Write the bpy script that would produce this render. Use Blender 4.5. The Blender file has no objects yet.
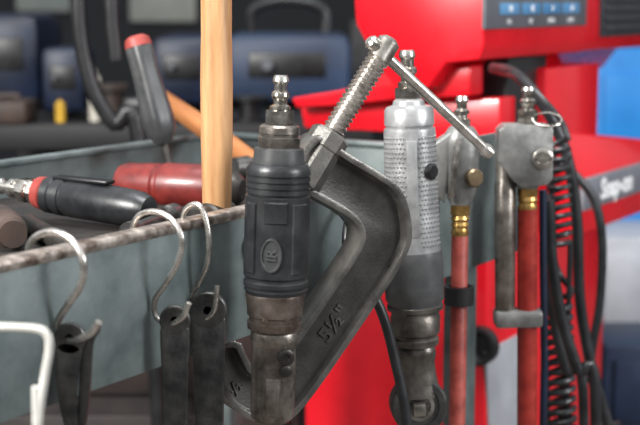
import bpy, bmesh, math, random
from mathutils import Vector, Matrix
random.seed(4)
F=1400.0; PIT=math.atan(212.5/1400.0); CZ=1.12
C=Vector((0,0,CZ))
FW=Vector((0,math.cos(PIT),-math.sin(PIT))); UP=Vector((0,math.sin(PIT),math.cos(PIT))); RT=Vector((1,0,0))
def ray(px,py): return FW+RT*((px-320)/F)+UP*((212.5-py)/F)
def P(px,py,d):
    r=ray(px,py); return C+r*(d/r.y)
def K(px,py,d): return d/ray(px,py).y/F
def R(px): return 1.12*925/(1200-px)      # depth of the rail face along its length

class Fr:
    def __init__(s,o,yaw=0,M=None):
        s.M = M if M else Matrix.Translation(o)@Matrix.Rotation(yaw,4,'Z')
        s.Mi=s.M.inverted(); s.k=1
    def hit(s,px,py,axis=1,c=0.0):
        o=s.Mi@C; d=s.Mi.to_3x3()@ray(px,py)
        return o+d*((c-o[axis])/d[axis])
def hang(ax,ay,bx,by,d,dB=None):
    A=P(ax,ay,d); B=P(bx,by,dB or d)
    z=(A-B).normalized(); y=Vector((0,1,0)); y=(y-z*y.dot(z)).normalized(); x=y.cross(z)
    M=Matrix((x,y,z)).transposed().to_4x4(); M.translation=A
    f=Fr(None,M=M); f.k=(A-B).length/math.hypot(ax-bx,ay-by); return f

# ---------- mesh builders (return bmesh) ----------
def finish(bm,ang=35):
    bmesh.ops.recalc_face_normals(bm,faces=bm.faces)
    a=math.radians(ang)
    for f in bm.faces: f.smooth=True
    for e in bm.edges:
        if len(e.link_faces)==2:
            e.smooth = e.calc_face_angle(0)<a
def bevel(bm,w,seg=2,ang=30):
    if w<=0: return bm
    bmesh.ops.recalc_face_normals(bm,faces=bm.faces)
    a=math.radians(ang)
    es=[e for e in bm.edges if len(e.link_faces)==2 and e.calc_face_angle(0)>a]
    bmesh.ops.bevel(bm,geom=es,offset=w,segments=seg,affect='EDGES',profile=0.5,clamp_overlap=True)
    return bm
def box(x0,x1,y0,y1,z0,z1,bev=0,M=None):
    bm=bmesh.new(); bmesh.ops.create_cube(bm,size=1)
    for v in bm.verts:
        v.co=Vector(((x0+x1)/2+v.co.x*(x1-x0),(y0+y1)/2+v.co.y*(y1-y0),(z0+z1)/2+v.co.z*(z1-z0)))
    bevel(bm,bev)
    if M: bm.transform(M)
    return bm
def lathe(prof,seg=40,k=1,M=None,sy=1,kr=None):
    """prof: (distance down, radius)"""
    kr=kr or k
    bm=bmesh.new(); rings=[]
    for s,r in prof:
        if r<1e-5: rings.append([bm.verts.new((0,0,-s*k))])
        else: rings.append([bm.verts.new((r*kr*math.cos(2*math.pi*i/seg),r*kr*sy*math.sin(2*math.pi*i/seg),-s*k)) for i in range(seg)])
    for a,b in zip(rings,rings[1:]):
        for i in range(seg):
            j=(i+1)%seg
            if len(a)==1 and len(b)==1: continue
            if len(a)==1: bm.faces.new((a[0],b[j],b[i]))
            elif len(b)==1: bm.faces.new((a[i],a[j],b[0]))
            else: bm.faces.new((a[i],a[j],b[j],b[i]))
    if len(rings[0])>1: bm.faces.new(rings[0])
    if len(rings[-1])>1: bm.faces.new(rings[-1])
    if M: bm.transform(M)
    return bm
def thread(s0,s1,r,amp,pitch,k=1,M=None,seg=24):
    bm=bmesh.new(); n=int((s1-s0)/pitch*8); rings=[]
    for q in range(n+1):
        s=s0+(s1-s0)*q/n; ring=[]
        for i in range(seg):
            ph=(s/pitch+i/seg)%1; rr=r-amp*abs(ph-0.5)*2
            a=2*math.pi*i/seg; ring.append(bm.verts.new((rr*k*math.cos(a),rr*k*math.sin(a),-s*k)))
        rings.append(ring)
    for a,b in zip(rings,rings[1:]):
        for i in range(seg):
            j=(i+1)%seg; bm.faces.new((a[i],a[j],b[j],b[i]))
    bm.faces.new(rings[0]); bm.faces.new(rings[-1])
    if M: bm.transform(M)
    return bm
def catmull(pts,n=7):
    pts=[Vector(p) for p in pts]; out=[]
    q=[pts[0]*2-pts[1]]+pts+[pts[-1]*2-pts[-2]]
    for i in range(1,len(q)-2):
        a,b,c,d=q[i-1:i+3]
        for t in [j/n for j in range(n)]:
            out.append(0.5*((2*b)+(c-a)*t+(2*a-5*b+4*c-d)*t*t+(3*b-a-3*c+d)*t**3))
    out.append(pts[-1]); return out
def tube(pts,r,seg=12,n=7,smooth=True,sc=1):
    pts=catmull(pts,n) if smooth else [Vector(p) for p in pts]
    bm=bmesh.new(); rings=[]
    t0=(pts[1]-pts[0]).normalized(); u=t0.orthogonal().normalized()
    for i,p in enumerate(pts):
        t=(pts[min(i+1,len(pts)-1)]-pts[max(i-1,0)])
        t=t.normalized() if t.length>1e-9 else t0
        u=(u-t*u.dot(t)).normalized(); w=t.cross(u)
        rings.append([bm.verts.new(p+(u*math.cos(2*math.pi*j/seg)+w*math.sin(2*math.pi*j/seg))*r) for j in range(seg)])
    for a,b in zip(rings,rings[1:]):
        for i in range(seg):
            j=(i+1)%seg; bm.faces.new((a[i],a[j],b[j],b[i]))
    bm.faces.new(rings[0]); bm.faces.new(rings[-1])
    return bm
def prism(pts,vec,bev=0,seg=2,inset=0,depth=0):
    bm=bmesh.new(); vec=Vector(vec)
    a=[bm.verts.new(Vector(p)) for p in pts]; b=[bm.verts.new(Vector(p)+vec) for p in pts]
    f1=bm.faces.new(a); f2=bm.faces.new(b[::-1])
    n=len(a)
    for i in range(n):
        j=(i+1)%n; bm.faces.new((a[i],b[i],b[j],a[j]))
    bmesh.ops.recalc_face_normals(bm,faces=bm.faces)
    if inset:
        for f in (f1,f2):
            nm=f.normal.copy()
            bmesh.ops.inset_region(bm,faces=[f],thickness=inset,depth=0,use_even_offset=True)
            bmesh.ops.inset_region(bm,faces=[f],thickness=inset*.22,depth=0,use_even_offset=True)
            for v in f.verts: v.co-=nm*depth
            f.material_index=1
    bevel(bm,bev,seg,25)
    return bm
def hull(pts,bev=0):
    bm=bmesh.new(); vs=[bm.verts.new(Vector(p)) for p in pts]
    bmesh.ops.convex_hull(bm,input=vs); bmesh.ops.dissolve_limit(bm,angle_limit=.02,verts=bm.verts,edges=bm.edges)
    bevel(bm,bev); return bm
def chaikin(pts,it=2):
    for _ in range(it):
        o=[]
        for i in range(len(pts)):
            a=pts[i]; b=pts[(i+1)%len(pts)]
            o.append(tuple(a[q]*.75+b[q]*.25 for q in range(len(a)))); o.append(tuple(a[q]*.25+b[q]*.75 for q in range(len(a))))
        pts=o
    return pts
def txt(body,size,ext,M,shear=0,bold=0.0):
    cu=bpy.data.curves.new("lettering",'FONT'); cu.body=body; cu.size=size; cu.extrude=ext; cu.shear=shear; cu.offset=bold
    cu.align_x='CENTER'; cu.align_y='CENTER'
    ob=bpy.data.objects.new("lettering",cu); bpy.context.scene.collection.objects.link(ob)
    bpy.context.view_layer.update()
    dg=bpy.context.evaluated_depsgraph_get()
    me=bpy.data.meshes.new_from_object(ob.evaluated_get(dg))
    bm=bmesh.new(); bm.from_mesh(me); bpy.data.objects.remove(ob); bpy.data.meshes.remove(me); bpy.data.curves.remove(cu)
    bm.transform(M); return bm
def TX(loc,xdir,zdir):
    x=Vector(xdir).normalized(); y=Vector(zdir); y=(y-x*y.dot(x)).normalized(); z=x.cross(y)
    M=Matrix((x,y,z)).transposed().to_4x4(); M.translation=Vector(loc); return M
def axisM(loc,d):
    """matrix whose -Z (lathe direction) points along d"""
    z=-Vector(d).normalized(); x=z.orthogonal().normalized(); y=z.cross(x)
    M=Matrix((x,y,z)).transposed().to_4x4(); M.translation=Vector(loc); return M

def mesh(bms,name):
    if not isinstance(bms,(list,tuple)): bms=[bms]
    out=bmesh.new()
    for b in bms:
        finish(b); t=bpy.data.meshes.new("t"); b.to_mesh(t); b.free(); out.from_mesh(t); bpy.data.meshes.remove(t)
    me=bpy.data.meshes.new(name); out.to_mesh(me); out.free(); return me
def link(o): bpy.context.scene.collection.objects.link(o); return o
def top(o,label,cat,group=None,kind=None):
    o["label"]=label; o["category"]=cat
    if group: o["group"]=group
    if kind: o["kind"]=kind
    return o
def thing(name,label,cat,M=None,group=None):
    o=bpy.data.objects.new(name,None); o.empty_display_size=.02
    if M: o.matrix_world=M
    return top(link(o),label,cat,group)
def solo(name,bms,m,label,cat,M=None,group=None):
    me=mesh(bms,name); me.materials.append(m); o=bpy.data.objects.new(name,me)
    if M: o.matrix_world=M
    return top(link(o),label,cat,group)
def part(par,name,bms,m,label=None,m2=None):
    me=mesh(bms,name); me.materials.append(m)
    if m2: me.materials.append(m2)
    o=link(bpy.data.objects.new(name,me)); o.parent=par
    if label: o["label"]=label
    return o

# ---------- materials ----------
def lin(c):
    return tuple(((x/255)/12.92 if x/255<=.04045 else ((x/255+.055)/1.055)**2.4) for x in c)+(1,)
def mat(name,col,rough=.5,metal=0,col2=None,ns=40,bump=0,bs=400,coat=0,rv=.12,emit=0,lo=.38,hi=.66):
    m=bpy.data.materials.new(name); m.use_nodes=True; nt=m.node_tree; b=nt.nodes["Principled BSDF"]
    tc=nt.nodes.new("ShaderNodeTexCoord"); n=nt.nodes.new("ShaderNodeTexNoise"); n.inputs["Scale"].default_value=ns; n.inputs["Detail"].default_value=8; n.inputs["Roughness"].default_value=.65
    nt.links.new(tc.outputs["Object"],n.inputs["Vector"])
    cr=nt.nodes.new("ShaderNodeValToRGB"); cr.color_ramp.elements[0].position=lo; cr.color_ramp.elements[1].position=hi
    cr.color_ramp.elements[0].color=lin(col); cr.color_ramp.elements[1].color=lin(col2 or tuple(min(255,c*1.12+3) for c in col))
    nt.links.new(n.outputs["Fac"],cr.inputs["Fac"]); nt.links.new(cr.outputs["Color"],b.inputs["Base Color"])
    mr=nt.nodes.new("ShaderNodeMapRange"); mr.inputs["To Min"].default_value=max(.03,rough-rv); mr.inputs["To Max"].default_value=min(1,rough+rv)
    nt.links.new(n.outputs["Fac"],mr.inputs["Value"]); nt.links.new(mr.outputs["Result"],b.inputs["Roughness"])
    b.inputs["Metallic"].default_value=metal; b.inputs["Coat Weight"].default_value=coat
    if bump:
        n2=nt.nodes.new("ShaderNodeTexNoise"); n2.inputs["Scale"].default_value=bs; n2.inputs["Detail"].default_value=4
        nt.links.new(tc.outputs["Object"],n2.inputs["Vector"])
        bp=nt.nodes.new("ShaderNodeBump"); bp.inputs["Strength"].default_value=bump; bp.inputs["Distance"].default_value=.001
        nt.links.new(n2.outputs["Fac"],bp.inputs["Height"]); nt.links.new(bp.outputs["Normal"],b.inputs["Normal"])
    if emit:
        nt.links.new(cr.outputs["Color"],b.inputs["Emission Color"]); b.inputs["Emission Strength"].default_value=emit
    return m
def wood(name,c1,c2):
    m=mat(name,c1,.38,0,c2,ns=16,bump=.2,bs=150,lo=.3,hi=.72); nt=m.node_tree
    tc=[n for n in nt.nodes if n.type=='TEX_COORD'][0]; mp=nt.nodes.new("ShaderNodeMapping"); mp.inputs["Scale"].default_value=(6,6,.5)
    nt.links.new(tc.outputs["Object"],mp.inputs["Vector"])
    for n in nt.nodes:
        if n.type=='TEX_NOISE': nt.links.new(mp.outputs["Vector"],n.inputs["Vector"])
    return m
m_rail=mat("painted_steel",(76,86,86),.42,.15,(116,125,124),ns=16,bump=.12,bs=120,lo=.34,hi=.68)
m_lip=mat("worn_steel_rim",(88,74,65),.36,.6,(190,180,172),ns=55,bump=.25,bs=300)
m_trayfl=mat("grimy_tray_floor",(20,18,17),.7,.1,(42,36,32),ns=30,bump=.4)
m_chrome=mat("worn_chrome",(150,143,134),.22,1,(232,228,220),ns=70,bump=.08)
m_steel=mat("dull_steel",(132,127,120),.32,.9,(190,184,176),ns=60,bump=.12)
m_rod=mat("bright_steel_rod",(160,155,148),.27,.9,(218,212,206),ns=60,bump=.08)
m_rubber=mat("black_rubber",(24,25,27),.36,0,(42,43,45),ns=40,bump=.12)
m_rubber2=mat("charcoal_rubber",(46,47,48),.42,0,(66,66,66),ns=40,bump=.1)
m_band=mat("grey_rubber_band",(60,61,62),.42,0,(80,80,80),ns=40,bump=.1)
m_darkmetal=mat("oily_dark_metal",(78,74,70),.32,.75,(130,123,116),ns=45,bump=.2)
m_shaft=mat("dark_shaft_steel",(48,46,44),.4,.6,(72,68,64),ns=45)
m_neck=mat("worn_ratchet_steel",(94,87,81),.3,.75,(158,150,142),ns=45,bump=.2)
m_bronze=mat("brownish_metal",(96,83,76),.3,.8,(146,134,126),ns=50,bump=.15)
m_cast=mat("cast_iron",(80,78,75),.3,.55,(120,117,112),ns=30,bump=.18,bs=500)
m_castshade=mat("cast_iron_web_shade",(50,48,46),.42,.4,(70,67,64),ns=30,bump=.22,bs=450)  # same cast iron, darkened so the recessed web reads as shaded
m_silver=mat("silver_alloy",(142,142,143),.32,.5,(182,182,182),ns=40,bump=.1)
m_dots=mat("grip_dots",(118,118,118),.4,.5,(140,140,140),ns=40)
m_castal=mat("cast_aluminium",(112,112,110),.38,.5,(160,159,156),ns=40,bump=.22)
m_brass=mat("brass",(160,120,62),.3,.9,(210,172,106),ns=60)
m_bolt=mat("tarnished_brass",(110,94,74),.35,.8,(146,128,100),ns=60)
m_hose=mat("faded_red_hose",(122,44,36),.5,0,(168,76,64),ns=50,bump=.15)
m_redpipe=mat("red_hose",(128,30,24),.4,0,(166,50,40),ns=50,bump=.1)
m_black=mat("black_plastic",(16,16,18),.4,0,(28,28,30),ns=30)
m_cable=mat("black_cable",(24,25,27),.36,0,(46,47,49),ns=30)
m_red=mat("red_paint",(202,12,28),.28,0,(224,22,38),ns=4,coat=.3,rv=.05)
m_red2=mat("red_tool_paint",(88,22,20),.4,0,(122,38,32),ns=40,coat=.15)
m_cap=mat("dull_red_cap",(128,44,38),.5,0,(156,66,58),ns=40)
m_gpanel=mat("grey_panel",(84,86,92),.5,0,(100,102,108),ns=10)
m_vent=mat("dark_grey_vent",(44,45,50),.5,0,(58,59,64),ns=10)
m_strip=mat("grey_name_strip",(104,106,113),.5,0,(120,122,129),ns=10)
m_white=mat("white_lettering",(250,250,250),.5)
m_lcd=mat("blue_display",(58,106,146),.3,0,(84,130,168),ns=8,emit=.3)
m_wood=wood("pale_wood",(152,106,66),(210,164,118))
m_wood2=wood("brown_wood",(132,78,40),(180,120,72))
m_dk=mat("black_forged_steel",(56,56,56),.34,.6,(94,92,90),ns=50,bump=.2)
m_wire=mat("white_coated_wire",(184,181,174),.4,0,(206,204,198))
m_navy=mat("navy_paint",(10,18,36),.45,0,(18,34,62),ns=8)
m_sblue=mat("steel_blue_paint",(24,38,62),.5,0,(42,60,88),ns=6)
m_bblue=mat("bright_blue_paint",(0,108,178),.45,0,(8,124,196),ns=6)
m_bench=mat("dark_bench",(14,14,17),.6,0,(28,26,28),ns=12)
m_cream=mat("cream_paint",(180,174,160),.6,0,(204,200,188),ns=5)
m_lgrey=mat("light_grey_paint",(150,152,158),.5,0,(176,178,184),ns=6)
m_glass=mat("daylit_window",(110,118,118),.3,0,(146,146,138),ns=1.5,emit=.16)
m_yel=mat("yellow_plastic",(190,150,50),.5)
m_clut=mat("brown_clutter",(40,31,27),.6,0,(68,52,44),ns=12)

# ================= TRAY CART =================
A0=math.atan(880*math.cos(PIT)/1400.0)
railM_yaw=math.pi/2-A0
p0=P(275,262-0.218*275,1.12)
T=Fr(p0,railM_yaw)
XL=T.hit(-90,200)[0]; XR=T.hit(512,200)[0]; W=.40; H=.103; FZ=-.038
cart=thing("tool_cart","grey steel tool cart with open tray on legs","tool cart",T.M)
part(cart,"tray_wall",[box(XL,XR,0,.005,-H,-.004,.001),box(XL,XR,.004,.03,-H,-H+.005,.001)],m_rail)
part(cart,"tray_wall",[box(XL,XR,W-.005,W,-H,-.004,.001)],m_rail)
part(cart,"tray_wall",[box(XR-.005,XR,.005,W-.005,-H,-.004,.001)],m_rail)
part(cart,"tray_wall",[box(XL,XL+.005,.005,W-.005,-H,-.004,.001)],m_rail)
part(cart,"rim",[box(XL,XR,-.003,.012,-.007,.001,.0025)],m_lip,"worn rusty steel rim")
part(cart,"rim",[box(XL,XR,W-.013,W+.002,-.005,.001,.0018)],m_rail)
part(cart,"rim",[box(XR-.012,XR+.002,.013,W-.013,-.005,.001,.0018)],m_rail)
part(cart,"tray_floor",[box(XL+.005,XR-.005,.005,W-.005,FZ-.006,FZ)],m_trayfl,"grimy dark tray floor")
zf=-p0.z
for lx,ly in ((XL+.02,.03),(XR-.022,.05),(XL+.02,W-.03),(XR-.022,W-.03)):
    part(cart,"leg",[box(lx-.014,lx+.014,ly-.014,ly+.014,zf,-H+.001,.002)],m_rail)
a=T.hit(436,132,1,-.004)
part(cart,"mounting_plate",[box(a.x,XR+.004,-.009,-.003,-H-.008,.024,.0015)],m_rail,"upright grey steel mounting plate")

# ================= BLACK AIR RATCHET =================
f=hang(281,75,272,422,1.03); k=f.k
t=thing("air_ratchet","black rubber-gripped air ratchet hanging from tray rim","air tool",f.M)
part(t,"air_plug",[lathe([(0,3.5),(0,6),(2,7.5),(6,8),(8,6),(15,6),(17,8.5),(20,9),(22,8),(24,6.5),(28,6.5),(30,10),(33,10),(34,8)],32,k),
                   lathe([(33,9),(34,13.5),(47,14),(49,12)],6,k)],m_chrome,"steel air plug")
part(t,"inlet_bushing",[lathe([(48,17),(50,19.5),(56,20),(57,19),(59,19),(60,20.5),(66,20.5),(67,20),(72,20)],40,k)],m_darkmetal)
part(t,"collar",[lathe([(70,21),(71,24),(80,25),(84,25.5),(88,25.5)],40,k)],m_rubber2)
pr=[(85,24),(86,28.5),(89,30.5)]
for i in range(4): 
    s=92+i*6; pr+=[(s,31.3),(s+4,31.5),(s+4.5,29.9),(s+5.6,29.9)]
pr+=[(117,32),(150,32.2),(185,32.2),(196,32),(198,30.2),(200,30.2),(202,32),(206,32),(207,30.6),(209,30.6),(210,31.6),(215,29)]
g=part(t,"rubber_grip",[lathe(pr,56,k)],m_rubber)
def onr(x,s,r): 
    a=math.asin(max(-1,min(1,x/32.4))); return Vector((r*math.sin(a)*k,-r*math.cos(a)*k,-s*k))
def pad(x0,x1,s0,s1,r,ed=1.4):
    bm=bmesh.new(); nx=8
    def row(s,rr,e): return [bm.verts.new(onr(x0+e+(x1-x0-2*e)*i/nx,s,rr)) for i in range(nx+1)]
    A=row(s0,31.6,0); B=row(s0+ed,r,ed); Cc_=row(s1-ed,r,ed); D=row(s1,31.6,0)
    for U,V in ((A,B),(B,Cc_),(Cc_,D)):
        for i in range(nx): bm.faces.new((U[i],U[i+1],V[i+1],V[i]))
    bm.faces.new((A[0],B[0],Cc_[0],D[0])); bm.faces.new((A[nx],D[nx],Cc_[nx],B[nx]))
    return bm
part(t,"grip_pad",[pad(-29,-19,122,192,34)],m_rubber)
part(t,"grip_pad",[pad(15,29,122,192,34)],m_rubber)
part(t,"grip_pad",[pad(-12,11,120,142,33.8)],m_rubber)
eb=bmesh.new(); cx=-4; N=32
rows=[[eb.verts.new(onr(cx+a_*math.cos(2*math.pi*i/N),172+b_*math.sin(2*math.pi*i/N),r_)) for i in range(N)] for a_,b_,r_ in ((10.5,17,31.8),(9.8,16.3,34.2),(8.4,14.8,34.2),(7.8,14.2,32.9))]
for U,V in zip(rows,rows[1:]):
    for i in range(N):
        j=(i+1)%N; eb.faces.new((U[i],U[j],V[j],V[i]))
eb.faces.new(rows[-1])
part(t,"emblem",[eb],m_rubber2,"oval moulded emblem")
part(t,"emblem_lettering",[txt("IR",14*k,.6*k,TX((cx*k,-33.3*k,-172*k),(.05,0,1),(-1,-.12,0)),.1,.4*k)],m_band,"moulded letters IR")
part(t,"clutch_housing",[lathe([(213,26),(214,29.5),(217,30),(220,29),(222,29),(228,28),(236,27.5),(238,25.5),(242,25.5),(243,27.5),(250,27),(253,22)],44,k)],m_bronze,"brownish metal clutch housing")
part(t,"ratchet_neck",[lathe([(250,21),(254,23.5),(262,24),(264,22.5),(270,22),(300,22),(334,22),(342,21),(346,17),(346,0)],44,k,None,.8),
     prism([(-7*k,-18.5*k,-298*k),(8*k,-18.5*k,-298*k),(6*k,-19.5*k,-336*k),(-6*k,-19.5*k,-336*k)],(0,4*k,0),1*k)],m_neck)
part(t,"reverse_knob",[lathe([(0,8.5),(3,8.5),(4,7),(4,4),(2.5,3.5),(2.5,0)],24,k,axisM((12*k,-15*k,-276*k),(.35,-1,0))),
    lathe([(0,6),(3,6),(4,4),(4,0)],24,k,axisM((12*k,-15*k,-290*k),(.35,-1,0)))],m_shaft,"small dark reversing knob")

# ================= C-CLAMP =================
cyaw=math.radians(26)
Cc=Fr(P(300,250,1.105),cyaw); kc=K(300,250,1.105)
cl=thing("c_clamp","dark cast-iron C-clamp with threaded screw and sliding bar","clamp",Cc.M)
out=[(314,138),(322,134),(342,150),(388,177),(400,187),(409,204),(413,232),(411,247),(398,272),(374,308),(348,346),(322,384),(302,410),(290,421),(262,424),(240,416),(226,400),(218,376),(218,342),
     (240,340),(247,356),(254,370),(264,373),(280,360),(302,330),(332,286),(353,255),(361,240),(360,229),(351,218),(326,204),(304,192),(298,178),(303,150)]
pts=[Cc.hit(x,y,1,-.0125) for x,y in chaikin(out,1)]
part(cl,"frame",[prism(pts,(0,.025,0),.0008,2,.0052,.0086)],m_cast,None,m_castshade)
S0=Cc.hit(387,45); S1=Cc.hit(310,168); sd=(S1-S0).normalized(); sl=(S1-S0).length
part(cl,"frame_boss",[lathe([(sl*.72,.0095),(sl*.72,.0145),(sl*.74,.0165),(sl*.84,.0165),(sl*.85,.0155),(sl*1.04,.0165),(sl*1.12,.0165),(sl*1.16,.012),(sl*1.16,0)],8,1,axisM(S0,sd)@Matrix.Rotation(math.pi/8,4,'Z'))],m_cast,"chunky threaded cast boss")
part(cl,"screw",[thread(.012,sl*1.55,.0100,.0028,.0044,1,axisM(S0,sd))],m_rod,"threaded steel screw")
part(cl,"screw_head",[lathe([(-.006,0),(-.006,.006),(-.003,.0095),(.014,.0098),(.016,.007),(.016,0)],28,1,axisM(S0,sd))],m_steel)
part(cl,"swivel_pad",[lathe([(sl*1.5,0),(sl*1.5,.009),(sl*1.56,.014),(sl*1.62,.016),(sl*1.66,.016),(sl*1.66,0)],28,1,axisM(S0,sd))],m_cast)
h0=Cc.hit(372,43,1,-.001); h1=Cc.hit(487,151,1,-.001); hd=(h1-h0).normalized(); hl=(h1-h0).length
part(cl,"sliding_bar",[lathe([(0,.0044),(hl,.0044)],20,1,axisM(h0,hd)),
   lathe([(-.004,0),(-.004,.004),(-.002,.0062),(.004,.0064),(.007,.0045),(.007,0)],20,1,axisM(h0,hd)),
   lathe([(hl-.006,0),(hl-.006,.0045),(hl-.003,.0062),(hl+.004,.006),(hl+.006,.003),(hl+.006,0)],20,1,axisM(h0,hd))],m_rod,"sliding steel tommy bar")
c=Cc.hit(334,324,1,-.0045); e=(Cc.hit(352,294,1,0)-Cc.hit(312,350,1,0)).normalized()
nrm=Vector((-e.z,0,e.x))
part(cl,"size_lettering",[txt('5\u00bd"',.0185,.0009,TX(c,e,nrm),0,.0003)],m_cast,"raised cast size lettering")
part(cl,"cast_mark",[txt('\u00bd',.014,.0009,TX(Cc.hit(236,388,1,-.0045),(.6,0,.8),(-.8,0,.6)),0,.0003)],m_cast,"raised cast mark")

# ================= SILVER AIR RATCHET =================
f=hang(407,50,418,402,1.235); k=f.k
t=thing("air_ratchet","silver knurled air ratchet with grey rubber band","air tool",f.M)
part(t,"air_plug",[lathe([(0,4),(0,6.5),(3,8),(7,8),(9,6.5),(16,6.5),(18,9),(22,9),(24,7),(30,7),(31,10),(35,10),(36,9)],32,k),
    lathe([(36,11),(37,13),(46,13),(48,11)],6,k)],m_chrome,"steel air plug")
part(t,"inlet_cap",[lathe([(47,12),(49,15),(53,16),(55,22),(58,24),(72,24.5),(74,23),(76,23)],44,k)],m_silver)
part(t,"body",[lathe([(75,23),(76,25),(80,25.5),(190,26.5),(197,27),(199,24)],48,k)],m_silver)
dots=bmesh.new()
for r_ in range(24):
    for side in (-1,1):
        for q in range(8):
            th=side*(.28+q*.145)+(.07 if r_%2 else 0)*side
            rr=25.6+.009*(r_*4.6); s=84+r_*4.6
            p=Vector((rr*math.sin(th)*k,-rr*math.cos(th)*k,-s*k))
            b=lathe([(-.8,1.5),(.2,1.3),(.7,.6),(.7,0)],6,k,axisM(p,(math.sin(th),-math.cos(th),0)))
            tm=bpy.data.meshes.new("t"); b.to_mesh(tm); b.free(); dots.from_mesh(tm); bpy.data.meshes.remove(tm)
part(t,"grip_knurling",[dots],m_dots)
part(t,"label_plate",[box(-5*k,5*k,-27.4*k,-23*k,-180*k,-86*k,.6*k)],m_silver)
part(t,"throttle_button",[lathe([(0,8),(4,8),(6,6),(6,0)],24,k,axisM((17*k,-18*k,-117*k),(.75,-.75,0)))],m_black,"round black button")
part(t,"rubber_band",[lathe([(196,24),(197,28),(200,28.5),(206,29),(232,29.5),(246,29),(249,27),(251,27)],48,k)],m_band,"grey rubber band")
part(t,"clutch_housing",[lathe([(250,26),(252,28),(256,28),(258,24),(262,24),(264,25),(280,24),(282,21.5),(284,21.5),(286,23),(292,22.5),(294,16)],44,k)],m_darkmetal)
part(t,"neck",[lathe([(292,16),(296,19),(304,19.5),(310,18),(322,19),(345,23),(350,10)],36,k,None,.75)],m_darkmetal)
hc=Vector((0,0,-354*k))
part(t,"ratchet_head",[lathe([(-14,0),(-14,25),(-11,28.5),(11,28.5),(14,26),(14,20),(12,19.5),(12,0)],40,k,axisM(hc,(.05,-1,.08)))],m_dk,"round dark ratchet head")
part(t,"square_drive",[lathe([(10,9),(12,15),(13.5,15),(13.5,11.5),(12,11),(12,0)],32,k,axisM(hc,(.05,-1,.08))),box(-6*k,6*k,-25*k,-10*k,-360*k,-348*k,.8*k)],m_steel)

# ================= AIR GUN WITH PINK HOSE =================
f=hang(462,96,457,425,1.32); k=f.k
t=thing("air_blow_gun","grey cast air gun on faded red hose","air tool",f.M)
part(t,"air_plug",[lathe([(0,4),(0,5.5),(4,6.5),(7,5),(12,5),(14,7.5),(17,7.5),(18,5.5),(23,6)],28,k),lathe([(22,8.5),(30,8.5)],6,k)],m_chrome,"steel air plug")
part(t,"body",[lathe([(28,7),(30,12),(36,16),(44,18),(70,17),(92,15),(100,12),(106,10)],40,k,None,.85),
   prism([(-8*k,-10*k,-32*k),(-27*k,-10*k,-44*k),(-30*k,-10*k,-92*k),(-16*k,-10*k,-104*k)],(0,20*k,0),3*k,3)],m_castal)
part(t,"trigger_lever",[prism([(-6*k,-17*k,-40*k),(-1*k,-17*k,-38*k),(-8*k,-19*k,-96*k),(-15*k,-19*k,-98*k)],(0,5*k,0),1*k)],m_chrome)
part(t,"adjusting_screw",[lathe([(0,9),(4,9),(6,7.5),(6,0)],28,k,axisM((11*k,-12*k,-78*k),(.35,-1,0)))],m_bolt,"round brass adjusting screw")
part(t,"hose_fitting",[lathe([(105,8),(106,9.5),(116,9.5),(117,8)],6,k),lathe([(116,7.5),(120,9),(123,7.5),(126,9),(129,7.5),(134,9),(137,8)],28,k)],m_brass,"brass hose fitting")
zz=f.M.translation.z-.03
L=zz/k
part(t,"hose",[lathe([(134,7.2),(136,8.2),(L,8.2),(L,0)],24,k)],m_hose,"faded red rubber hose")
cp=part(cart,"hose_clip",[lathe([(-9*k,.0105),(-9*k,.0145),(9*k,.0145),(9*k,.0105),(-9*k,.0105)],28,1,None)],m_black,"black hose clip")
cp.matrix_local=T.Mi@Matrix.Translation(P(459,295,1.32))
def worldtube(name,pp,r,m,label,cat,seg=12,n=7,group=None):
    o=pp[0]; return solo(name,[tube([p-o for p in pp],r,seg,n)],m,label,cat,Matrix.Translation(o),group)

# ================= VALVE BLOCK TOOL WITH RED HOSE =================
f=hang(528,87,527,425,1.40); k=f.k
t=thing("air_hammer","grey block air tool with red hose and steel barrel","air tool",f.M)
part(t,"air_plug",[lathe([(0,4),(0,6),(3,7),(6,5.5),(11,5.5),(13,8),(16,8),(18,6),(23,6)],28,k),lathe([(22,9.5),(34,9.5),(36,8)],6,k)],m_chrome,"steel air plug")
part(t,"valve_block",[prism([Vector((x*k,-17*k,-s*k)) for x,s in ((-30,40),(-24,35),(19,36),(22,40),(22,88),(16,94),(-8,96),(-16,90),(-31,70))],(0,32*k,0),1.5*k,2),
    lathe([(92,12),(97,11),(99,9)],28,k)],m_castal)
part(t,"cap_screw",[lathe([(0,10),(3,10),(4,8.5),(4,6),(2.8,5.5),(2.8,0)],28,k,axisM((12*k,-16*k,-68*k),(0,-1,0))),box(4*k,20*k,-20*k,-18*k,-69.2*k,-66.8*k)],m_steel)
part(t,"hose_fitting",[lathe([(96,8),(97,10),(106,10),(107,9)],6,k),lathe([(106,8.5),(110,10),(113,8.5),(118,10),(121,9)],28,k)],m_brass,"brass hose fitting")
zz=f.M.translation.z-.03; L=zz/k
part(t,"hose",[lathe([(118,9),(119,10),(L,10),(L,0)],24,k)],m_redpipe,"red rubber hose")
part(t,"barrel",[lathe([(62,8),(64,9.5),(92,9.5),(94,10.5),(225,10),(228,8),(228,0)],32,k,Matrix.Translation((-22*k,0,0)))],m_neck,"dark steel barrel")
part(t,"bracket",[box(-33*k,14*k,-13*k,13*k,-236*k,-219*k,3.5*k)],m_castal)
part(t,"wire_ring",[tube([Vector(((17+14*math.cos(a))*k,(-10+8*math.sin(a))*k,(-31+6*math.sin(a))*k)) for a in [2*math.pi*i/24 for i in range(25)]],.9*k,8,1,False)],m_chrome)

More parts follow.
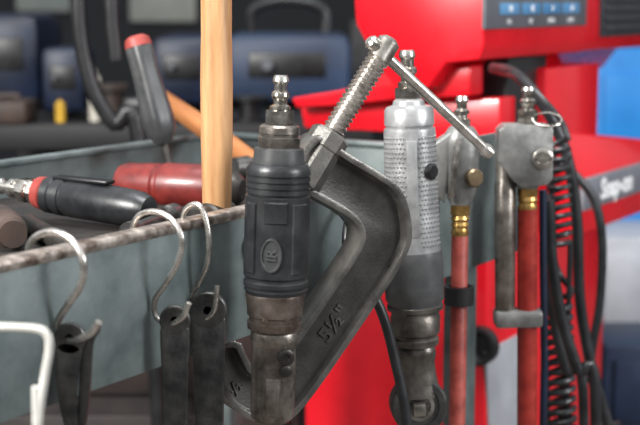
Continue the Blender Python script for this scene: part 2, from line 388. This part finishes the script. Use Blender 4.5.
# ================= S HOOKS =================
def shook(path,pc,r,label):
    fy=Fr(P(pc,262-.218*pc,R(pc)),-A0)
    pp=[fy.hit(x,y) for x,y in path]
    o=solo("s_hook",[tube(pp,r,12,7)],m_rod,label,"hook",fy.M,"steel hooks on the tray rim")
    return fy
fy1=shook([(31,262),(29,248),(37,236),(54,232),(71,240),(83,260),(81,284),(67,306),(58,322),(61,336),(74,340),(90,334),(99,322)],47,.0025,"thick steel S-hook holding black pliers")
fy2=shook([(135,240),(133,226),(141,214),(158,212),(174,222),(182,240),(178,262),(166,283),(155,300),(156,316),(168,324),(182,318),(189,303)],146,.0021,"thin steel S-hook holding a black wrench")
fy3=shook([(183,228),(184,213),(191,205),(200,206),(206,220),(209,240),(207,264),(198,284),(190,300),(192,314),(204,319),(214,310),(217,286)],189,.0021,"narrow steel S-hook holding a black wrench")

def wrench(px,py,wt,wb,rot,d,label,Lp=185):
    f=Fr(P(px,py,d),0); k=K(px,py,d); f.M=f.M@Matrix.Rotation(rot,4,'Y')
    ring=lathe([(-4,4.5),(-4,wt-1.5),(-2.5,wt),(2.5,wt),(4,wt-1.5),(4,4.5),(-4,4.5)],32,k,axisM((0,0,0),(0,-1,0)))
    o=[(-wt*.86,-5),(-wt*.97,-12),(-wb,-55),(-wb*.9,-Lp+35),(-wb*1.1,-Lp+15),(-24,-Lp-6),(-27,-Lp-26),(-17,-Lp-44),(-10,-Lp-40),(-9,-Lp-20),(0,-Lp-14),(9,-Lp-20),(10,-Lp-40),(17,-Lp-44),(27,-Lp-26),(24,-Lp-6),(wb*1.1,-Lp+15),(wb*.9,-Lp+35),(wb,-55),(wt*.97,-12),(wt*.86,-5),(4,-6),(-4,-6)]
    bar=prism([(x*k,-3.8*k,z*k) for x,z in chaikin(o,1)],(0,7.6*k,0),2.2*k,3)
    return solo("wrench",[ring,bar],m_dk,label,"wrench",f.M,"black wrenches hanging on hooks")
d2=(fy2.M@fy2.hit(170,322)).y; d3=(fy3.M@fy3.hit(204,317)).y
wrench(175,320,15.5,13,math.radians(1),d2,"black forged wrench hanging by its eye from thin hook")
wrench(208,310,19,15.5,math.radians(0),d3,"broad black forged wrench hanging beside black air ratchet")
d1=(fy1.M@fy1.hit(70,338)).y
f=Fr(P(72,338,d1),0); k=K(72,338,d1)
t=thing("pliers","black forged pliers hanging from a thick hook","pliers",f.M)
part(t,"handle",[lathe([(-4,5),(-4,15),(-3,16),(3,16),(4,15),(4,5),(-4,5)],28,k,axisM((-2*k,0,0),(0,-1,0))),
   prism([(x*k,-4*k,z*k) for x,z in chaikin([(-17,-2),(-18,-30),(-14,-75),(-4,-110),(6,-112),(2,-75),(6,-30),(12,-6)],2)],(0,8*k,0),1.8*k)],m_dk)
part(t,"handle",[prism([(x*k,4.2*k,z*k) for x,z in chaikin([(6,-4),(14,4),(27,12),(28,5),(20,-4),(18,-30),(14,-75),(6,-112),(-4,-112),(3,-75),(6,-30)],2)],(0,7*k,0),1.6*k)],m_dk)
part(t,"jaw",[prism([(x*k,-5*k,z*k) for x,z in chaikin([(-12,-106),(12,-106),(15,-130),(6,-175),(-6,-175),(-15,-130)],2)],(0,17*k,0),1.5*k),
   lathe([(-14,0),(-14,7),(8,7),(8,0)],24,k,axisM((0,0,-122*k),(0,-1,0)))],m_dk)

A=[P(38,520,.74),P(38,430,.74),P(44,380,.74),P(49,350,.74),P(47,335,.74),P(36,329,.74),P(0,327,.74),P(-60,326,.74),P(-72,334,.74),P(-76,380,.74)]
A0_=Vector((A[0].x-.01,.74,.003)); A9=Vector((A[-1].x,.74,.003))
worldtube("floor_stand",[A0_]+A+[A9],.0022,m_wire,"white plastic-coated bent wire stand on the floor","stand",12,6)

pp=[P(366,176,1.24),P(354,205,1.19),P(347,235,1.17),(P(352,262,1.165)),P(380,308,1.165),P(396,365,1.165),P(407,425,1.165),P(412,520,1.165),Vector((P(412,520,1.165).x,1.165,.01))]
worldtube("air_hose",pp,.0044,m_cable,"thin black air hose draped over tray rim","hose")

# ================= CONTENTS OF THE TRAY =================
def lay(pa,da,pb,db):
    A=P(*pa,da); B=P(*pb,db); z=(A-B).normalized(); y=Vector((0,0,-1)); y=(y-z*y.dot(z)).normalized(); x=y.cross(z)
    M=Matrix((x,y,z)).transposed().to_4x4(); M.translation=A
    f=Fr(None,M=M); f.k=(A-B).length/math.hypot(pa[0]-pb[0],pa[1]-pb[1])
    f.kr=K((pa[0]+pb[0])/2,(pa[1]+pb[1])/2,(da+db)/2); return f
f=lay((-4,185),1.29,(160,213),1.20); k=f.k; kr=f.kr
t=thing("air_ratchet","black-handled air ratchet with red ring lying in tray","air tool",f.M)
part(t,"air_plug",[lathe([(0,4),(0,7.5),(4,8.5),(7,8.5),(9,6.5),(15,6.5),(17,10),(21,10),(22,7.5),(25,7.5),(26,9.5),(29,9.5),(30,8)],28,k,None,1,kr),lathe([(28,13),(36,13.5),(37,11.5),(39,11.5),(40,13.5),(45,13),(46,11)],6,k,None,1,kr)],m_chrome,"steel air plug")
part(t,"inlet_ring",[lathe([(44,13),(46,16),(54,17.5),(56,15)],36,k,None,1,kr)],m_cap,"red inlet ring")
part(t,"grip",[lathe([(55,16),(57,19),(64,19),(65,18),(67,18),(68,19.5),(75,19.5),(76,18.3),(78,18.3),(80,19.5),(132,19),(148,18),(156,14),(160,0)],36,k,None,1,kr)],m_rubber)
part(t,"throttle_lever",[prism([(-6*k,-17*kr,-64*k),(6*k,-17*kr,-64*k),(6*k,-20*kr,-118*k),(-6*k,-20*kr,-118*k)],(0,-3*k,0),1*k)],m_black)
f=lay((120,183),1.405,(250,190),1.345); k=f.k; kr=f.kr
t=thing("air_drill","dark red painted air tool lying in tray","air tool",f.M)
part(t,"body",[lathe([(0,0),(0,14),(3,19),(9,21),(40,22),(42,20),(45,20),(48,23),(100,23),(108,18)],36,k,None,1,kr)],m_red2)
part(t,"nose",[lathe([(107,16),(110,18),(118,16),(124,10),(124,0)],32,k,None,1,kr)],m_shaft)
def trayw(x,y,z): return T.M@Vector((x,y,z))
def flat_item(name,px,py,r,L,yaw,m,label,cat,prof):
    q=T.hit(px,py,2,FZ+r)
    Mx=T.M@Matrix.Translation((q.x,q.y,FZ+r))@Matrix.Rotation(yaw,4,'Z')@Matrix.Rotation(math.pi/2,4,'Y')
    return solo(name,[lathe([(s*L,rr*r) for s,rr in prof],32)],m,label,cat,Mx)
flat_item("punch",50,236,.008,.16,1.0,m_shaft,"dark oily steel punch lying in tray","punch",((-.5,0),(-.5,.8),(-.48,1),(.1,1),(.35,.5),(.5,.4),(.5,0)))
flat_item("tool_barrel",6,226,.014,.09,.9,m_clut,"grimy brown tool barrel lying in tray","tool",((-.5,0),(-.5,.7),(-.45,.9),(-.2,.9),(-.18,1),(.3,1),(.32,.8),(.5,.8),(.5,0)))
flat_item("socket_extension",152,222,.009,.11,.3,m_dk,"black socket extension bar lying in tray","tool",((-.5,0),(-.5,1),(-.38,1),(-.36,.6),(.4,.6),(.42,.9),(.5,.9),(.5,0)))
q=T.hit(217,221,2,FZ+.017)
B=trayw(q.x,q.y,FZ+.017); d=B.y
A=P(216,-70,d)
z=(A-B).normalized(); x=Vector((1,0,0)); x=(x-z*x.dot(z)).normalized(); y=z.cross(x)
M=Matrix((x,y,z)).transposed().to_4x4(); M.translation=B; k=K(216,100,d); L=(A-B).length/k
t=thing("hammer","hammer standing head-down with pale wooden handle upright","hammer",M)
part(t,"handle",[lathe([(-L,0),(-L,11),(-L+5,14.5),(-L+60,15.5),(-190,15.3),(-140,16.3),(-80,16),(-40,15.2),(-10,14.5),(-2,14)],40,k)],m_wood,"pale worn wooden handle")
part(t,"head",[lathe([(-34,0),(-34,16),(-31,19),(-24,19),(-20,16),(-17,17),(-15,20),(15,20),(17,16),(24,12),(36,5),(38,0)],36,k,axisM((0,0,0),(1,1.5,0)))],m_shaft,"dark steel head")
f=lay((160,97),1.74,(262,168),1.50); k=f.k; kr=f.kr
t=thing("hammer","hammer with brown wooden handle leaning over tray edge","hammer",f.M)
part(t,"handle",[lathe([(0,0),(0,6),(3,9.5),(60,11),(90,10.5),(122,9)],28,k,None,1,kr)],m_wood2,"brown wooden handle")
part(t,"head",[lathe([(-26,0),(-26,10),(-12,11),(-10,9),(10,9),(26,4),(27,0)],24,kr,axisM((0,0,-122*k),(1,0,0)))],m_dk)
bb=T.hit(176,188,2,FZ+.001); Bw=T.M@bb; A=P(136,36,Bw.y+.02)
z=(A-Bw).normalized(); x=Vector((1,0,0)); x=(x-z*x.dot(z)).normalized(); y=z.cross(x)
M=Matrix((x,y,z)).transposed().to_4x4(); M.translation=A; k=K(150,90,Bw.y)
t=thing("screwdriver","black-handled screwdriver with red cap standing in tray","screwdriver",M)
Ls=(A-Bw).length/k
part(t,"end_cap",[lathe([(0,0),(0,8),(3,12.5),(11,14),(12,13)],32,k)],m_cap,"dull red end cap")
hb=lathe([(11,14),(14,15),(40,14.5),(60,16),(85,17.5),(98,17),(106,12),(112,9)],48,k)
for v in hb.verts:
    a=math.atan2(v.co.y,v.co.x); sc=1-.08*(1+math.cos(6*a))/2; v.co.x*=sc; v.co.y*=sc
part(t,"handle",[hb],m_rubber2)
part(t,"blade",[lathe([(106,3.5),(Ls-8,3.5),(Ls-4,4.5),(Ls,4),(Ls,0)],16,k)],m_shaft)

# ================= RED MACHINE =================
Q=Fr(Vector((P(484,45,1.75).x,1.75,0)),railM_yaw)
mc=thing("service_machine","red workshop service machine with control console on floor","workshop machine",Q.M)
def hx(px,py,c=0): return Q.hit(px,py,0,c)
def hy(px,py,c=0): return Q.hit(px,py,1,c)
LX=.62
part(mc,"console",[prism([hx(x,y) for x,y in ((484,-60),(484,44),(479,60),(446,63),(428,88),(396,90),(378,66),(356,24),(350,-60))],(LX,0,0),.003,2)],m_red)
z1=hy(497,29,-.003).z; z2=z1+.07
part(mc,"control_panel",[box(hy(483,0).x,hy(585,0).x,-.004,.002,z1,z2,.002)],m_gpanel,"grey control panel with keys")
x0=hy(495,10).x; x1=hy(577,10).x; zl=hy(535,14).z; zh=hy(535,3).z
n=4
for i in range(n):
    part(mc,"display",[box(x0+(x1-x0)*(i+.07)/n,x0+(x1-x0)*(i+.93)/n,-.006,-.003,zl,zh,.001)],m_lcd,"blue lit display window")
    part(mc,"display_lettering",[txt(("88","00","F1","A4")[i],.011,.0003,TX((x0+(x1-x0)*(i+.5)/n,-.0066,(zl+zh)/2),(1,0,0),(0,0,1)))],m_white,"white digits")
    part(mc,"key_lettering",[txt(("ESC","SET","MENU","START")[i],.008,.0003,TX((x0+(x1-x0)*(i+.5)/n,-.0046,zl-.009),(1,0,0),(0,0,1)))],m_white,"white key lettering")
x2=hy(600,0).x;x3=hy(652,0).x; zq=hy(620,36).z
part(mc,"printer_slot",[box(x2,x3,-.004,.002,zq,zq+.08,.002)]+[box(x2+.01,x3-.01,-.009,-.003,zq+.01+i*.014,zq+.016+i*.014,.001) for i in range(5)],m_vent,"dark grey slotted vent panel")
part(mc,"handle_bar",[prism([hx(x,y,.03) for x,y in ((291,98),(330,92),(372,84),(380,74),(470,66),(470,96),(392,100),(330,106),(296,108))],(.04,0,0),.003,3)],m_red)
part(mc,"cross_arm",[prism([hx(x,y,.06) for x,y in ((300,106),(392,100),(500,98),(500,158),(480,158),(392,150),(388,132),(304,128))],(.05,0,0),.003)],m_red)
part(mc,"column",[box(.12,hy(545,150,.02).x,.02,.17,.3,1.05,.004)],m_black,"black centre column")
xa_=hy(546,100,.005).x; xb_=hy(599,100,.005).x
part(mc,"side_pillar",[box(xa_,xb_,.005,.15,.62,hy(570,66,.005).z,.005)],m_red)
X4=hy(550,130,.0).x
pl=[hx(550,130,X4),hx(574,184,X4),hx(577,238,X4),hx(550,236,X4)]
yf=(pl[1].y+pl[2].y)/2; pl[1].y=yf; pl[2].y=yf
Lh=.6
pr_=[Vector((X4+Lh,yf,pl[1].z)),Vector((X4+Lh,yf,pl[2].z)),Vector((X4+Lh,pl[3].y,pl[3].z)),Vector((X4+Lh,pl[0].y,pl[1].z+.004)),Vector((X4+.16,pl[0].y,pl[0].z-.03))]
part(mc,"side_housing",[hull(pl+pr_,.004)],m_red)
zs1=hy(600,174,yf).z; zs0=hy(600,204,yf).z
part(mc,"name_strip",[box(X4+.012,X4+.58,yf-.007,yf+.002,zs0,zs1,.001)],m_strip,"grey name strip")
c=hy(598,188,yf-.007)
part(mc,"name_lettering",[txt("Snap-on",.040,.0004,TX((c.x+.076,yf-.0076,(zs0+zs1)/2),(1,0,0),(0,0,1)),.1,.0010)],m_white,"white lettering reading Snap-on")
yl=hx(304,350,.02).y; xr=hy(603,350).x; zc=hx(400,246,.02).z
part(mc,"cabinet",[box(.02,xr,0,yl,.06,zc,.006)],m_red)
part(mc,"cabinet_base",[box(.04,xr-.02,.02,yl-.02,.0,.062)],m_black)
h=hx(480,345,.018)
part(mc,"port_cup",[lathe([(-.004,.022),(-.004,.026),(.012,.026),(.014,.021),(.010,.017),(0,.012),(0,0)],32,1,axisM(h,(-1,0,0)))],m_black,"round black port")
part(mc,"access_flap",[prism([hy(x,y,-.004) for x,y in ((487,352),(528,330),(536,420),(536,520),(494,520))],(0,.005,0),.001)],m_lgrey,"pale grey access flap")

# ================= CABLES =================
cg="black cables hanging beside the red machine"
def cab(pts,r,m,label,name="cable"):
    pp=[P(x,y,d) for x,y,d in pts]; last=pp[-1]; pp.append(Vector((last.x,last.y,.02)))
    return worldtube(name,pp,r,m,label,"cable",12,7,cg)
cab([(493,68,1.72),(512,72,1.64),(532,90,1.60),(552,120,1.60),(568,160,1.60),(577,220,1.60),(580,300,1.60),(592,370,1.60),(608,425,1.60),(616,470,1.6)],.0066,m_cable,"thick black cable curving down from red machine")
cab([(552,160,1.70),(572,172,1.70),(594,200,1.70),(602,240,1.70),(600,300,1.70),(592,350,1.70),(590,380,1.70),(598,425,1.70)],.0056,m_cable,"black cable bowing outward beside machine")
cab([(549,200,1.46),(552,260,1.46),(562,320,1.46),(578,370,1.46),(596,425,1.46)],.0062,m_cable,"black cable hanging close to the red hose")
cab([(546,195,1.50),(547,260,1.50),(554,320,1.50),(566,370,1.50),(584,425,1.50)],.0055,m_cable,"second straight black cable beside the red hose")
cab([(543,190,1.43),(543,260,1.43),(544,340,1.43),(543,425,1.43)],.004,m_navy,"dark blue cable hanging straight down")
def coil(px,pt,py2,d,rad,r,pitch,label,px2=None,lead=None):
    c0=P(px,pt,d); c1=P(px2 or px,py2,d); n=int((c0.z-c1.z)/pitch)
    hp=[]
    for i in range(n*14+1):
        a=2*math.pi*i/14; u=i/(n*14)
        hp.append(Vector((c0.x+(c1.x-c0.x)*u+rad*math.cos(a),c0.y+rad*math.sin(a),c0.z-pitch*i/14+.3*rad*math.cos(a))))
    tp=catmull(lead+[hp[0]],8)[:-1]
    hp=tp+hp+[Vector((hp[-1].x,hp[-1].y,.01))]
    o=solo("coiled_hose",[tube([p-hp[0] for p in hp],r,8,1,False)],m_cable,label,"hose",Matrix.Translation(hp[0]),"spiral hoses beside the machine")
coil(556,300,480,1.545,.0155,.0037,.0118,"black spiral coiled hose with tight loops",562,[P(552,255,1.56),P(560,275,1.56),P(570,288,1.55)])
coil(558,142,245,1.545,.0115,.0032,.0105,"thin black spiral hose hanging high beside machine",560,[P(498,72,1.70),P(518,78,1.60),P(542,98,1.56),P(562,122,1.55)])

# ================= BACKGROUND =================
m_floor=mat("concrete_floor",(80,75,71),.6,0,(108,102,96),ns=3,bump=.1,bs=60)
m_wall=mat("dim_wall",(14,17,21),.8,0,(30,33,37),ns=1.8)
def plane_struct(name,bm,m,label,cat="room"):
    me=mesh(bm,name); me.materials.append(m); o=link(bpy.data.objects.new(name,me)); o["kind"]="structure"; o["label"]=label; o["category"]=cat; return o
plane_struct("floor",[box(-5,5,-2.5,6.1,-.05,0)],m_floor,"worn grey concrete workshop floor")
plane_struct("wall_back",[box(-5,5,6,6.1,0,3.4)],m_wall,"dim grey workshop back wall")
wy=5.97
a=P(14,-40,wy); b=P(70,12,wy)
plane_struct("window_1",[box(a.x,b.x,wy,6.02,b.z,a.z,.01)],m_glass,"pale daylit window in back wall","window")
a=P(128,-40,wy); b=P(196,22,wy)
plane_struct("window_2",[box(a.x,b.x,wy,6.02,b.z,a.z,.01)],m_glass,"dim daylit window in back wall","window")
zt=P(100,122,2.7).z
xa=P(-60,100,2.7).x; xb=P(372,100,2.7).x
wb=thing("workbench","dark cluttered workbench along the back","workbench",Matrix.Translation((xa,2.65,0)))
part(wb,"worktop",[box(0,xb-xa,0,.7,zt-.05,zt,.005)],m_bench)
for lx in (.03,xb-xa-.09):
    for ly in (.03,.61): part(wb,"leg",[box(lx,lx+.06,ly,ly+.06,0,zt-.05)],m_bench)
part(wb,"lower_shelf",[box(.02,xb-xa-.02,.05,.65,.25,.28)],m_bench)
part(wb,"back_panel",[box(.02,xb-xa-.02,.64,.66,.28,zt-.05)],m_bench)
def machine(px0,py0,px1,d,dep,mm,label,handle=True):
    a=P(px0,py0,d); b=P(px1,py0,d); w=b.x-a.x; h=a.z-zt
    t=thing("welding_machine",label,"welding machine",Matrix.Translation((a.x,d,zt)),"machines on the workbench")
    part(t,"housing",[box(0,w,0,dep,.012,h,min(w,h)*.18)],mm)
    part(t,"front_panel",[box(w*.2,w*.8,-.004,.01,h*.42,h*.76,.004)],m_black)
    part(t,"knob",[lathe([(0,w*.05),(.02,w*.04),(.02,0)],20,1,axisM((w*.35,-.004,h*.6),(0,-1,0)))],m_gpanel)
    part(t,"foot",[box(w*.3,w*.4,.06,dep-.06,0,.014)],m_black); part(t,"foot",[box(w*.6,w*.7,.06,dep-.06,0,.014)],m_black)
    if handle: part(t,"handle",[tube([Vector((w*.2,dep*.5,h-.01)),Vector((w*.22,dep*.5,h+.05)),Vector((w*.5,dep*.5,h+.07)),Vector((w*.78,dep*.5,h+.05)),Vector((w*.8,dep*.5,h-.01))],.012,10)],m_black)
    return t
machine(-40,14,38,2.95,.3,m_navy,"dark blue welding machine on the workbench",False)
machine(40,48,84,2.75,.15,m_navy,"small navy boxed machine on the workbench",False)
machine(150,36,212,2.95,.3,m_navy,"navy machine on the workbench beside blue machine",False)
machine(222,34,352,3.0,.3,m_sblue,"wide steel-blue machine on the workbench",True)
def onbench(name,px,py,wpx,d,m,label,cat,kind):
    k=K(px,100,d); a=P(px,py,d); h=a.z-zt; w=wpx*k
    if kind=='can': return solo(name,[lathe([(-h,0),(-h,w*.2),(-h*.92,w*.22),(-h*.85,w*.5),(-.003,w*.5),(0,w*.48),(0,0)],24)],m,label,cat,Matrix.Translation((a.x,d,zt)))
    if kind=='spool': return solo(name,[lathe([(-h,0),(-h,w*.5),(-h*.85,w*.5),(-h*.8,w*.3),(-h*.2,w*.3),(-h*.15,w*.5),(0,w*.5),(0,0)],28)],m,label,cat,Matrix.Translation((a.x,d,zt)))
    if kind=='case': return solo(name,[box(-w/2,w/2,-.06,.06,0,h*.86,.008),tube([(-w*.2,0,h*.85),(-w*.18,0,h),(w*.18,0,h),(w*.2,0,h*.85)],.006,8)],m,label,cat,Matrix.Translation((a.x,d,zt)))
onbench("spray_can",94,70,12,2.72,m_cream,"pale spray can standing on the workbench","can",'can')
onbench("spray_can",60,100,10,2.70,m_yel,"yellow spray can standing on the workbench","can",'can')
onbench("wire_spool",112,84,34,2.74,m_clut,"brown cable spool standing on the workbench","spool",'spool')
onbench("tool_case",150,92,46,2.72,m_black,"black tool case with handle on the workbench","case",'case')
onbench("tool_case",8,96,48,2.70,m_clut,"brown tool case with handle on the workbench","case",'case')
onbench("wire_spool",250,96,40,2.72,m_black,"black cable spool standing on the workbench","spool",'spool')
pp=[P(78,-60,2.0),P(78,-10,2.0),P(80,30,2.0),P(86,66,2.0),P(97,98,2.0),P(115,124,2.0),P(138,134,2.0)]
pp2=[P(110,-20,2.0),P(112,20,2.0),P(116,60,2.0)]
xx=P(140,134,2.0).x+.02
path=[Vector((xx,2.0,.003)),Vector((xx,2.0,.5))]+pp[::-1]+[P(86,-84,2.0),P(102,-80,2.0)]+pp2
worldtube("hand_truck",path,.012,m_black,"black bent tube handle of a hand truck","hand truck")
def cabinet(name,px0,py0,px1,d,dep,mm,label,cat):
    a=P(px0,py0,d); b=P(px1,py0,d); w=b.x-a.x; h=a.z
    t=thing(name,label,cat,Matrix.Translation((a.x,d,0)))
    part(t,"body",[box(0,w,0,dep,.03,h,.01)],mm)
    for i in range(3): part(t,"drawer",[box(.02,w-.02,-.012,.002,h*(.08+i*.3),h*(.34+i*.3),.005)],mm)
    part(t,"plinth",[box(.02,w-.02,.02,dep-.02,0,.031)],m_black); return t
m_brown=mat("brown_board",(26,21,21),.6,0,(50,39,35),ns=9)
cabinet("tool_cabinet",-60,235,300,2.08,.35,m_brown,"low dark brown tool cabinet under the tray","cabinet")
cabinet("storage_cabinet",596,48,720,3.2,.4,m_bblue,"bright blue storage cabinet on the floor","cabinet")
cabinet("parts_cabinet",596,238,700,2.9,.25,m_lgrey,"light grey parts cabinet on the floor","cabinet")
cabinet("storage_box",604,345,700,2.6,.2,m_sblue,"low blue storage box on the floor","cabinet")
cabinet("equipment_cabinet",350,20,590,3.7,.4,m_bench,"tall dark equipment cabinet on the floor","cabinet")

# ================= LIGHT, WORLD, CAMERA =================
w=bpy.data.worlds.new("World"); bpy.context.scene.world=w; w.use_nodes=True; nt=w.node_tree
bg=nt.nodes["Background"]; tc=nt.nodes.new("ShaderNodeTexCoord"); sp=nt.nodes.new("ShaderNodeSeparateXYZ"); cr=nt.nodes.new("ShaderNodeValToRGB")
nt.links.new(tc.outputs["Generated"],sp.inputs[0]); mr=nt.nodes.new("ShaderNodeMapRange"); mr.inputs["From Min"].default_value=-1
nt.links.new(sp.outputs["Z"],mr.inputs["Value"]); nt.links.new(mr.outputs["Result"],cr.inputs["Fac"]); nt.links.new(cr.outputs["Color"],bg.inputs["Color"])
cr.color_ramp.elements[0].color=(.10,.09,.085,1); cr.color_ramp.elements[1].color=(.92,.96,1,1); cr.color_ramp.elements[0].position=.42; cr.color_ramp.elements[1].position=.74
bg.inputs["Strength"].default_value=.8
def area(name,loc,tgt,size,power,col=(1,1,1)):
    l=bpy.data.lights.new(name,'AREA'); l.size=size; l.energy=power; l.color=col
    o=link(bpy.data.objects.new(name,l)); o.location=loc; o.rotation_euler=(Vector(tgt)-Vector(loc)).to_track_quat('-Z','Y').to_euler()
area("window_light",(-1.5,-.1,2.0),(0,1.2,1),.6,112,(1,.99,.96))
area("door_light",(2.2,.1,1.8),(.2,1.4,1),.8,52,(.96,.98,1))
area("ceiling_light",(0,1.1,2.7),(0,1.2,1),.8,42)
cam=bpy.data.cameras.new("camera"); co=link(bpy.data.objects.new("camera",cam)); bpy.context.scene.camera=co
co.location=C; co.rotation_euler=(math.pi/2-PIT,0,0)
cam.sensor_width=36; cam.lens=F*36/640; cam.clip_start=.05
cam.dof.use_dof=True; cam.dof.focus_distance=1.12; cam.dof.aperture_fstop=7.5
bpy.context.scene.view_settings.view_transform='Standard'
